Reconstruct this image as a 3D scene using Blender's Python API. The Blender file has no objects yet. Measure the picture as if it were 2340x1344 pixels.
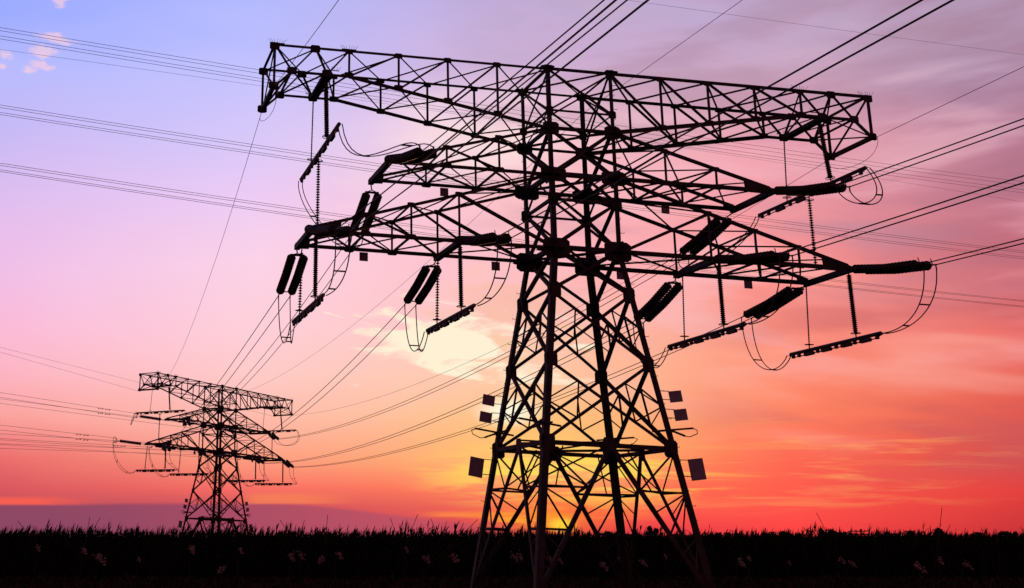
import bpy, math, random
from mathutils import Vector, Matrix, noise
random.seed(7)
rad = math.radians
scene = bpy.context.scene
COL = scene.collection

# ------------------------------------------------------------------ camera
cam_data = bpy.data.cameras.new('camera')
cam = bpy.data.objects.new('camera', cam_data)
COL.objects.link(cam)
cam.location = (0, 0, 2.0)
cam.rotation_euler = (rad(90 + 15.6), 0, 0)
cam_data.sensor_fit = 'HORIZONTAL'
cam_data.sensor_width = 36.0
cam_data.lens = 40.69
cam_data.shift_x = 0.3072
cam_data.shift_y = -0.0805
cam_data.clip_start = 0.1
cam_data.clip_end = 9000
scene.camera = cam
scene.view_settings.view_transform = 'Standard'
scene.view_settings.look = 'None'
scene.view_settings.exposure = 0.0
scene.view_settings.gamma = 1.0

# ------------------------------------------------------------------ sky (world)
world = bpy.data.worlds.new('World')
scene.world = world
world.use_nodes = True
wt = world.node_tree
wt.nodes.clear()

def srgb(r, g, b):
    def f(c):
        c /= 255.0
        return c / 12.92 if c <= 0.04045 else ((c + 0.055) / 1.055) ** 2.4
    return (f(r), f(g), f(b), 1.0)

class NT:
    """small helper for building node trees"""
    def __init__(self, tree):
        self.t = tree
    def put(self, sock, v):
        if isinstance(v, bpy.types.NodeSocket):
            self.t.links.new(v, sock)
        else:
            sock.default_value = v
    def m(self, op, a, b=0.0, c=0.0, clamp=False):
        n = self.t.nodes.new('ShaderNodeMath')
        n.operation = op
        n.use_clamp = clamp
        self.put(n.inputs[0], a); self.put(n.inputs[1], b); self.put(n.inputs[2], c)
        return n.outputs[0]
    def sstep(self, x, a, b):
        n = self.t.nodes.new('ShaderNodeMapRange')
        n.interpolation_type = 'SMOOTHSTEP'
        self.put(n.inputs['Value'], x)
        n.inputs['From Min'].default_value = a
        n.inputs['From Max'].default_value = b
        return n.outputs['Result']
    def ramp(self, x, stops, interp='LINEAR'):
        n = self.t.nodes.new('ShaderNodeValToRGB')
        n.color_ramp.interpolation = interp
        e = n.color_ramp.elements
        while len(e) < len(stops):
            e.new(0.5)
        for i, (p, c) in enumerate(stops):
            e[i].position = p
            e[i].color = c
        self.put(n.inputs[0], x)
        return n.outputs[0]
    def mix(self, f, a, b, mode='MIX'):
        n = self.t.nodes.new('ShaderNodeMix')
        n.data_type = 'RGBA'
        n.blend_type = mode
        self.put(n.inputs[0], f); self.put(n.inputs[6], a); self.put(n.inputs[7], b)
        return n.outputs[2]
    def xyz(self, x, y, z):
        n = self.t.nodes.new('ShaderNodeCombineXYZ')
        self.put(n.inputs[0], x); self.put(n.inputs[1], y); self.put(n.inputs[2], z)
        return n.outputs[0]
    def noise(self, v, scale, detail=5, rough=0.55, dist=0.0):
        n = self.t.nodes.new('ShaderNodeTexNoise')
        self.put(n.inputs['Vector'], v)
        n.inputs['Scale'].default_value = scale
        n.inputs['Detail'].default_value = detail
        n.inputs['Roughness'].default_value = rough
        n.inputs['Distortion'].default_value = dist
        return n.outputs['Fac']

W = NT(wt)
tc = wt.nodes.new('ShaderNodeTexCoord')
sep = wt.nodes.new('ShaderNodeSeparateXYZ')
wt.links.new(tc.outputs['Generated'], sep.inputs[0])
az = W.m('MULTIPLY', W.m('ARCTAN2', sep.outputs[0], sep.outputs[1]), 57.29578)     # degrees, 0 = straight ahead
el = W.m('MULTIPLY', W.m('ARCSINE', sep.outputs[2]), 57.29578)                      # degrees above the horizon
# large soft turbulence bends the colour bands the way the thin cloud deck does
p1 = W.xyz(W.m('MULTIPLY', az, 0.05), W.m('MULTIPLY', el, 0.16), 0.0)
n1 = W.noise(p1, 1.0, 5, 0.55, 0.4)
n1c = W.m('SUBTRACT', n1, 0.5)
elw = W.m('ADD', el, W.m('MULTIPLY', n1c, W.m('MULTIPLY', el, 0.26)))
elf = W.m('DIVIDE', elw, 30.0, clamp=True)

def col(cols, els):
    st = sorted([(e / 30.0, srgb(*c)) for c, e in zip(cols, els)])
    return W.ramp(elf, st, 'B_SPLINE' if False else 'LINEAR')

SKY = [
 (-9.9, [(158,172,255),(183,187,255),(200,186,246),(222,190,240),(240,190,232),(251,187,217),(253,180,195),(252,164,160),(236,108,108),(214,85,95),(180,78,92),(150,72,90)],
        [25.6,22.4,19.3,16.1,12.9,9.7,7.6,5.5,3.5,2.1,1.2,0.2]),
 (3.0,  [(178,185,255),(195,194,255),(215,200,250),(238,204,245),(252,211,232),(255,207,217),(255,202,200),(255,187,172),(254,158,130),(250,112,100),(205,82,92),(165,74,90)],
        [25.9,22.8,19.6,16.3,13.1,9.8,7.7,5.6,3.5,2.1,1.2,0.2]),
 (15.6, [(196,174,220),(208,178,216),(247,208,220),(253,195,200),(255,187,194),(255,198,186),(255,203,168),(255,197,140),(255,174,104),(255,128,86),(250,95,80),(215,60,72)],
        [25.0,22.0,18.9,15.7,12.6,9.5,7.4,5.4,3.4,2.0,0.9,0.2]),
 (26.8, [(196,172,210),(212,170,196),(232,168,182),(242,164,176),(247,156,162),(254,150,146),(255,148,132),(255,143,116),(255,130,98),(255,106,84),(255,92,76),(255,70,70)],
        [23.2,20.9,18.4,16.5,14.2,11.5,8.8,6.9,5.0,3.2,1.9,0.2]),
 (36.2, [(182,158,188),(178,142,172),(188,130,155),(200,124,144),(202,112,128),(222,118,124),(235,110,108),(230,98,90),(224,84,76),(216,66,66),(226,62,60),(196,52,56)],
        [21.0,18.4,15.8,13.2,11.4,9.6,8.0,6.3,4.6,2.9,1.7,0.2]),
]
azw = W.m('ADD', az, W.m('MULTIPLY', n1c, 5.0))
base = None
for i, (a, cols, els) in enumerate(SKY):
    c = col(cols, els)
    if base is None:
        base, pa = c, a
    else:
        f = W.m('DIVIDE', W.m('SUBTRACT', azw, pa), a - pa, clamp=True)
        base = W.mix(f, base, c)
        pa = a
# streaky cloud deck, stronger to the right
p2 = W.xyz(W.m('MULTIPLY', az, 0.13), W.m('ADD', W.m('MULTIPLY', el, 0.55), W.m('MULTIPLY', az, 0.03)), 3.0)
n2 = W.noise(p2, 0.8, 4, 0.48, 0.25)
right = W.sstep(azw, 8.0, 24.0)
shade = W.m('MULTIPLY', W.sstep(n2, 0.50, 0.68), W.m('MULTIPLY', right, W.sstep(el, 6.0, 15.0)))
base = W.mix(W.m('MULTIPLY', shade, 0.50), base, srgb(172, 136, 160))
lit = W.m('MULTIPLY', W.sstep(n2, 0.50, 0.33), W.m('MULTIPLY', right, W.sstep(el, 3.5, 10.0)))
base = W.mix(W.m('MULTIPLY', lit, 0.40), base, srgb(250, 200, 210))
# broad soft mottling lower down on the right
p7 = W.xyz(W.m('MULTIPLY', az, 0.10), W.m('ADD', W.m('MULTIPLY', el, 0.42), W.m('MULTIPLY', az, 0.06)), 21.0)
n7 = W.noise(p7, 1.0, 3, 0.45, 0.2)
mot = W.m('MULTIPLY', W.sstep(n7, 0.48, 0.66), W.m('MULTIPLY', W.sstep(azw, 20.0, 30.0), W.m('MULTIPLY', W.sstep(el, 1.2, 3.2), W.sstep(el, 13.0, 8.0))))
base = W.mix(W.m('MULTIPLY', mot, 0.50), base, srgb(196, 92, 96))
mot2 = W.m('MULTIPLY', W.sstep(n7, 0.50, 0.34), W.m('MULTIPLY', W.sstep(azw, 17.0, 24.0), W.m('MULTIPLY', W.sstep(el, 2.5, 5.0), W.sstep(el, 15.0, 9.0))))
base = W.mix(W.m('MULTIPLY', mot2, 0.45), base, srgb(255, 172, 158))
# dusky mauve mass at the far right
mv = W.m('MULTIPLY', W.sstep(azw, 29.0, 37.0), W.m('MULTIPLY', W.sstep(el, 8.0, 11.0), W.sstep(n2, 0.40, 0.58)))
base = W.mix(W.m('MULTIPLY', mv, 0.40), base, srgb(160, 100, 118))
# greyer veil along the top, right of centre
topv = W.m('MULTIPLY', W.sstep(el, 19.5, 23.5), W.m('MULTIPLY', W.sstep(azw, 11.0, 17.0), W.sstep(n2, 0.62, 0.40)))
base = W.mix(W.m('MULTIPLY', topv, 0.55), base, srgb(180, 164, 196))
# lit cloud patch left of the tower
def blob(ca, ce, ra, re_, tilt=0.0):
    dx = W.m('DIVIDE', W.m('SUBTRACT', az, ca), ra)
    dy = W.m('DIVIDE', W.m('ADD', W.m('SUBTRACT', el, ce), W.m('MULTIPLY', W.m('SUBTRACT', az, ca), tilt)), re_)
    return W.m('SQRT', W.m('ADD', W.m('MULTIPLY', dx, dx), W.m('MULTIPLY', dy, dy)))
p3 = W.xyz(W.m('MULTIPLY', az, 0.30), W.m('ADD', W.m('MULTIPLY', el, 0.95), W.m('MULTIPLY', az, 0.10)), 8.3)
n3 = W.noise(p3, 1.0, 7, 0.58, 0.7)
d1 = blob(12.8, 8.7, 4.9, 1.95, 0.06)
cm = W.sstep(W.m('ADD', d1, W.m('MULTIPLY', W.m('SUBTRACT', n3, 0.5), 5.2)), 0.95, 0.10)
base = W.mix(W.m('MULTIPLY', cm, 0.92), base, srgb(255, 244, 214))
base = W.mix(W.m('MULTIPLY', W.sstep(W.m('ADD', blob(14.4, 9.3, 4.6, 2.2), W.m('MULTIPLY', W.m('SUBTRACT', n2, 0.5), 3.0)), 1.3, 0.2), W.sstep(n3, 0.46, 0.66)), base, srgb(252, 206, 164))
d1b = blob(15.6, 10.6, 3.6, 1.3, 0.0)
cm2 = W.sstep(W.m('ADD', d1b, W.m('MULTIPLY', W.m('SUBTRACT', n3, 0.5), -2.4)), 1.1, 0.4)
base = W.mix(W.m('MULTIPLY', cm2, 0.5), base, srgb(250, 186, 160))
# pale lit cloud above, behind the crossarms
d2 = blob(14.0, 18.3, 6.0, 2.6, -0.1)
cm3 = W.sstep(W.m('ADD', d2, W.m('MULTIPLY', W.m('SUBTRACT', n2, 0.5), 2.4)), 1.1, 0.2)
base = W.mix(W.m('MULTIPLY', cm3, 0.6), base, srgb(255, 228, 224))
# glow around the hidden sun and yellow streaks above it
d3 = blob(16.4, 3.9, 8.5, 3.2)
gl = W.sstep(d3, 1.0, 0.0)
base = W.mix(W.m('MULTIPLY', gl, 0.80), base, srgb(255, 196, 116))
d3b = blob(14.9, 5.6, 1.6, 0.75, 0.0)
base = W.mix(W.m('MULTIPLY', W.sstep(d3b, 1.25, 0.15), 0.95), base, srgb(255, 250, 222))
p4 = W.xyz(W.m('MULTIPLY', az, 0.16), W.m('ADD', W.m('MULTIPLY', el, 1.9), W.m('MULTIPLY', az, 0.05)), 1.7)
n4 = W.noise(p4, 1.0, 6, 0.6, 0.5)
d4 = blob(17.6, 2.7, 8.0, 1.9)
st4 = W.m('MULTIPLY', W.sstep(n4, 0.44, 0.58), W.sstep(d4, 1.1, 0.25))
base = W.mix(W.m('MULTIPLY', st4, 0.95), base, srgb(255, 222, 92))
d4b = blob(26.0, 3.0, 13.0, 2.6)
st4b = W.m('MULTIPLY', W.sstep(n4, 0.50, 0.70), W.sstep(d4b, 1.1, 0.3))
base = W.mix(W.m('MULTIPLY', st4b, 0.50), base, srgb(255, 172, 100))
# low purple haze bank, mostly to the left of the sun
edge = W.m('ADD', W.m('MULTIPLY', W.m('SUBTRACT', n1, 0.5), 0.35), W.sstep(az, 3.0, 14.0))
bank = W.m('MULTIPLY', W.sstep(W.m('ADD', el, W.m('MULTIPLY', edge, 0.9)), 1.50, 1.30), W.sstep(az, 17.0, 7.0))
bcol = W.mix(W.sstep(az, -9.0, 12.0), srgb(140, 72, 100), srgb(190, 82, 102))
strip = W.m('MULTIPLY', W.m('MULTIPLY', W.sstep(el, 1.86, 1.55), W.sstep(el, 1.30, 1.46)), W.sstep(W.m('ADD', az, W.m('MULTIPLY', n4, 5.0)), -1.5, -6.0))
strip2 = W.m('MULTIPLY', W.m('MULTIPLY', W.sstep(el, 2.1, 1.7), W.sstep(el, 1.36, 1.5)), W.m('MULTIPLY', W.sstep(az, 1.8, 3.0), W.sstep(W.m('ADD', az, W.m('MULTIPLY', el, 1.5)), 10.5, 7.0)))
base = W.mix(W.m('MULTIPLY', bank, 0.96), base, bcol)
base = W.mix(W.m('MULTIPLY', W.m('MAXIMUM', strip, W.m('MULTIPLY', strip2, 0.7)), 0.85), base, W.mix(W.sstep(az, -3.0, 2.0), srgb(255, 98, 78), srgb(255, 138, 84)))
st8 = W.m('MULTIPLY', W.m('MULTIPLY', W.sstep(el, 1.15, 0.9), W.sstep(el, 0.55, 0.75)), W.m('MULTIPLY', W.sstep(az, 10.0, 12.0), W.sstep(n4, 0.40, 0.55)))
base = W.mix(W.m('MULTIPLY', W.m('MULTIPLY', st8, W.sstep(az, 22.0, 18.0)), 0.8), base, srgb(255, 140, 66))
# the last bright slits of the sun on the horizon
p5 = W.xyz(W.m('MULTIPLY', az, 0.5), W.m('MULTIPLY', el, 5.0), 5.1)
n5 = W.noise(p5, 1.0, 4, 0.5, 0.3)
d5 = blob(15.6, 0.75, 2.4, 0.50)
base = W.mix(W.m('MULTIPLY', W.sstep(d5, 1.1, 0.1), W.sstep(n5, 0.36, 0.54)), base, srgb(255, 205, 50))
d6 = blob(16.9, 0.42, 0.70, 0.38)
base = W.mix(W.m('MULTIPLY', W.sstep(blob(16.4, 0.8, 4.6, 1.5), 1.0, 0.0), 0.7), base, srgb(255, 128, 44))
base = W.mix(W.sstep(d6, 1.2, 0.3), base, srgb(255, 205, 60))
# little lit puffs high on the left
p6 = W.xyz(W.m('MULTIPLY', az, 1.3), W.m('MULTIPLY', el, 2.6), 11.0)
n6 = W.noise(p6, 1.0, 5, 0.6, 0.4)
for ca, ce, ra, re_ in ((-8.2, 23.2, 0.75, 0.42), (-8.35, 22.6, 0.7, 0.28), (-8.95, 22.35, 0.4, 0.2), (-10.3, 22.45, 0.3, 0.2), (-10.2, 23.0, 0.5, 0.25), (-7.4, 25.7, 0.55, 0.35), (-7.5, 23.9, 0.9, 0.3)):
    k = W.sstep(W.m('ADD', blob(ca, ce, ra, re_, 0.1), W.m('MULTIPLY', W.m('SUBTRACT', n6, 0.5), 3.0)), 1.15, 0.3)
    base = W.mix(W.m('MULTIPLY', k, 0.65), base, srgb(250, 208, 220))
# away from the sunset the unseen sky is reddened to light steel and plumes
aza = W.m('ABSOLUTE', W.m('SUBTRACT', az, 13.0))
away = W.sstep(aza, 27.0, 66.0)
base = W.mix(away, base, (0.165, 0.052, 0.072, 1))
up = W.sstep(el, 27.5, 46.0)  # overhead the sky falls to a dim dusk blue
base = W.mix(up, base, (0.022, 0.022, 0.045, 1))
below = W.sstep(el, -0.3, -2.0)
base = W.mix(below, base, (0.01, 0.005, 0.006, 1))
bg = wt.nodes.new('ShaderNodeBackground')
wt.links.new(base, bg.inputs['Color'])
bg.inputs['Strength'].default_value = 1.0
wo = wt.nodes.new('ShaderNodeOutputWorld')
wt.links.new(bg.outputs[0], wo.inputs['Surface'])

# ------------------------------------------------------------------ sun, almost on the horizon behind the near pylon
sd = bpy.data.lights.new('sun', 'SUN')
sd.energy = 0.5
sd.angle = rad(0.5)
sd.color = (1.0, 0.42, 0.18)
sun = bpy.data.objects.new('sun', sd)
COL.objects.link(sun)
saz, sel = rad(17.0), rad(1.2)
sdir = Vector((math.sin(saz) * math.cos(sel), math.cos(saz) * math.cos(sel), math.sin(sel)))
sun.rotation_euler = sdir.to_track_quat('Z', 'Y').to_euler()

# ------------------------------------------------------------------ materials
def material(name, c1, c2, scale=4.0, rough=0.7, metal=0.0, bump=0.0, spec=0.25):
    m = bpy.data.materials.new(name)
    m.use_nodes = True
    t = m.node_tree
    N = NT(t)
    b = t.nodes['Principled BSDF']
    tcn = t.nodes.new('ShaderNodeTexCoord')
    f = N.noise(tcn.outputs['Object'], scale, 5, 0.6)
    c = N.ramp(f, [(0.35, (*c1, 1)), (0.65, (*c2, 1))])
    t.links.new(c, b.inputs['Base Color'])
    b.inputs['Roughness'].default_value = rough
    b.inputs['Metallic'].default_value = metal
    b.inputs['Specular IOR Level'].default_value = spec
    if bump:
        bn = t.nodes.new('ShaderNodeBump')
        bn.inputs['Strength'].default_value = bump
        t.links.new(f, bn.inputs['Height'])
        t.links.new(bn.outputs[0], b.inputs['Normal'])
    return m

STEEL = material('weathered_galvanised_steel', (0.045, 0.031, 0.033), (0.090, 0.064, 0.067), 3.0, 0.75, 0.0)
SIGNM = material('painted_plate', (0.38, 0.27, 0.34), (0.48, 0.36, 0.43), 5.0, 0.7)
PORC = material('brown_porcelain', (0.035, 0.018, 0.014), (0.055, 0.03, 0.022), 8.0, 0.45)
POLY = material('grey_silicone', (0.05, 0.04, 0.045), (0.07, 0.06, 0.06), 8.0, 0.7)
WIREM = material('aluminium_conductor', (0.05, 0.045, 0.05), (0.09, 0.08, 0.08), 12.0, 0.65)
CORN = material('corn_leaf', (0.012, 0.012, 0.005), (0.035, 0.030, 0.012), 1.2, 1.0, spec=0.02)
WEED = material('weed_leaf', (0.008, 0.006, 0.004), (0.16, 0.09, 0.065), 2.6, 1.0, spec=0.02)
STALKM = material('dry_stalk', (0.06, 0.045, 0.03), (0.12, 0.09, 0.06), 6.0, 0.85)
PLUME = material('dry_plume', (0.22, 0.13, 0.12), (0.78, 0.58, 0.52), 9.0, 0.9)
SOIL = material('soil', (0.006, 0.004, 0.003), (0.014, 0.010, 0.008), 0.8, 1.0, 0.0, 0.6, spec=0.0)
CONC = material('footing_concrete', (0.22, 0.21, 0.20), (0.32, 0.31, 0.29), 5.0, 0.9)
BARK = material('bark', (0.03, 0.02, 0.015), (0.06, 0.045, 0.03), 3.0, 0.9)
TREELEAF = material('tree_leaf', (0.015, 0.022, 0.008), (0.04, 0.05, 0.018), 0.7, 0.8)

# ------------------------------------------------------------------ mesh helpers
V = Vector
class MB:
    """collects geometry and links it as ONE mesh object"""
    def __init__(self):
        self.v = []; self.f = []
    def poly(self, pts):
        n = len(self.v); self.v += [tuple(p) for p in pts]; self.f.append(tuple(range(n, n + len(pts))))
    def prism(self, ring0, ring1):
        n = len(self.v); k = len(ring0)
        self.v += [tuple(p) for p in ring0] + [tuple(p) for p in ring1]
        for i in range(k):
            j = (i + 1) % k
            self.f.append((n + i, n + j, n + k + j, n + k + i))
        self.f.append(tuple(range(n + k - 1, n - 1, -1)))
        self.f.append(tuple(range(n + k, n + 2 * k)))
    def angle(self, a, b, w, n, t=None, flip=1):
        """rolled steel angle from a to b: one flange in the face plane, one along n"""
        a, b = V(a), V(b)
        ax = (b - a).normalized()
        n = V(n); n = (n - ax * n.dot(ax))
        if n.length < 1e-4:
            n = ax.orthogonal()
        n.normalize()
        u = ax.cross(n) * flip
        t = t or max(0.008, w * 0.11)
        prof = [(0, 0), (w, 0), (w, t), (t, t), (t, w), (0, w)]
        off = w * 0.30
        r = lambda p: [p + u * (x - off) + n * (y - off * 0.3) for x, y in prof]
        self.prism(r(a), r(b))
    def angle_uv(self, a, b, w, u, n, t):
        a, b, u, n = V(a), V(b), V(u), V(n)
        prof = [(0, 0), (w, 0), (w, t), (t, t), (t, w), (0, w)]
        r = lambda p: [p + u * x + n * y for x, y in prof]
        self.prism(r(a), r(b))
    def box(self, c, hx, hy, hz, M=None):
        c = V(c)
        ring = lambda z: [c + (M @ V(q) if M else V(q)) for q in ((-hx, -hy, z), (hx, -hy, z), (hx, hy, z), (-hx, hy, z))]
        self.prism(ring(-hz), ring(hz))
    def bar(self, a, b, w, h, up=(0, 0, 1)):
        a, b = V(a), V(b); ax = (b - a).normalized(); up = V(up); up = up - ax * up.dot(ax)
        if up.length < 1e-4: up = ax.orthogonal()
        up.normalize()
        s = ax.cross(up)
        r = lambda p: [p - s * w / 2 - up * h / 2, p + s * w / 2 - up * h / 2, p + s * w / 2 + up * h / 2, p - s * w / 2 + up * h / 2]
        self.prism(r(a), r(b))
    def plate(self, pts, n, t):
        n = V(n).normalized() * t / 2
        self.prism([V(p) - n for p in pts], [V(p) + n for p in pts])
    def tube(self, pts, r, seg=6, r2=None):
        pts = [V(p) for p in pts]
        rings = []
        up = None
        for i, p in enumerate(pts):
            d = (pts[min(i + 1, len(pts) - 1)] - pts[max(i - 1, 0)]).normalized()
            if up is None:
                up = d.orthogonal().normalized()
            up = (up - d * up.dot(d)).normalized()
            s = d.cross(up)
            rr = r if r2 is None else r + (r2 - r) * i / (len(pts) - 1)
            rings.append([p + (up * math.cos(2 * math.pi * k / seg) + s * math.sin(2 * math.pi * k / seg)) * rr for k in range(seg)])
        n = len(self.v)
        for rg in rings:
            self.v += [tuple(q) for q in rg]
        for i in range(len(rings) - 1):
            for k in range(seg):
                j = (k + 1) % seg
                self.f.append((n + i * seg + k, n + i * seg + j, n + (i + 1) * seg + j, n + (i + 1) * seg + k))
        self.f.append(tuple(range(n + seg - 1, n - 1, -1)))
        e = n + (len(rings) - 1) * seg
        self.f.append(tuple(range(e, e + seg)))
    def lathe(self, a, b, prof, seg=12):
        """prof: list of (t along a-b in metres, radius)"""
        a, b = V(a), V(b); ax = (b - a).normalized(); u = ax.orthogonal().normalized(); s = ax.cross(u)
        n = len(self.v)
        for t, r in prof:
            self.v += [tuple(a + ax * t + (u * math.cos(2 * math.pi * k / seg) + s * math.sin(2 * math.pi * k / seg)) * r) for k in range(seg)]
        for i in range(len(prof) - 1):
            for k in range(seg):
                j = (k + 1) % seg
                self.f.append((n + i * seg + k, n + i * seg + j, n + (i + 1) * seg + j, n + (i + 1) * seg + k))
    def torus(self, c, ax, R, r, seg=20, rs=6):
        c, ax = V(c), V(ax).normalized(); u = ax.orthogonal().normalized(); s = ax.cross(u)
        pts = [c + (u * math.cos(2 * math.pi * k / seg) + s * math.sin(2 * math.pi * k / seg)) * R for k in range(seg + 1)]
        self.tube(pts, r, rs)
    def build(self, name, mat, parent=None, smooth=False):
        me = bpy.data.meshes.new(name)
        me.from_pydata(self.v, [], self.f)
        me.update()
        if smooth:
            for p in me.polygons: p.use_smooth = True
        me.materials.append(mat)
        o = bpy.data.objects.new(name, me)
        COL.objects.link(o)
        if parent is not None:
            o.parent = parent
        return o

def member(parent, name, a, b, w, n):
    m = MB(); m.angle(a, b, w, n)
    return m.build(name, STEEL, parent)

def tag(o, label=None, cat=None, group=None, kind=None):
    if label: o['label'] = label
    if cat: o['category'] = cat
    if group: o['group'] = group
    if kind: o['kind'] = kind
    return o

def empty(name, M, label, cat, group=None):
    o = bpy.data.objects.new(name, None)
    o.empty_display_size = 0.3
    COL.objects.link(o)
    o.matrix_world = M
    return tag(o, label, cat, group)

def copy_tree(o, parent=None):
    c = o.copy(); COL.objects.link(c)
    if parent is not None: c.parent = parent
    for ch in o.children: copy_tree(ch, c)
    return c

# ------------------------------------------------------------------ ground
g = MB()
xs = [-700, -300, -150, -60, -30, 0, 30, 60, 150, 300, 900]
ys = [-130, -40, 0, 20, 40, 60, 90, 140, 300, 600, 1100]
for i in range(len(xs) - 1):
    for j in range(len(ys) - 1):
        g.poly([(xs[i], ys[j], 0), (xs[i + 1], ys[j], 0), (xs[i + 1], ys[j + 1], 0), (xs[i], ys[j + 1], 0)])
tag(g.build('ground', SOIL), kind='structure')

# ------------------------------------------------------------------ the lattice pylon (tower frame: X along the arms, Y along the line, Z up)
ZB, Z1, Z2, ZL, ZX, ZM, ZU, ZT = 5.06, 7.59, 9.79, 11.21, 12.80, 13.64, 15.21, 17.28
ZQ = ZT - 0.70 * (ZT - ZU)
BB, BT = 2.0, 1.09
def half(z):
    return BB + (BT - BB) * (z - ZB) / (ZL - ZB) if z < ZL else BT
SG = {'F1': (-1, -1), 'F2': (1, -1), 'R1': (-1, 1), 'R2': (1, 1)}
def L(k, z):
    h = half(z); return V((SG[k][0] * h, SG[k][1] * h, z))
FACES = [('F1', 'F2', (0, 1, 0)), ('F2', 'R2', (-1, 0, 0)), ('R2', 'R1', (0, -1, 0)), ('R1', 'F1', (1, 0, 0))]
lerp = lambda a, b, t: V(a) + (V(b) - V(a)) * t
FOOT = 0.62

def octa(c, u, v, ru, rv, cut=0.30):
    """cut-corner plate outline round c in the plane u,v"""
    c, u, v = V(c), V(u), V(v)
    k = 1 - cut
    return [c + u * ru * x + v * rv * y for x, y in ((-1, -k), (-k, -1), (k, -1), (1, -k), (1, k), (k, 1), (-k, 1), (-1, k))]

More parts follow.
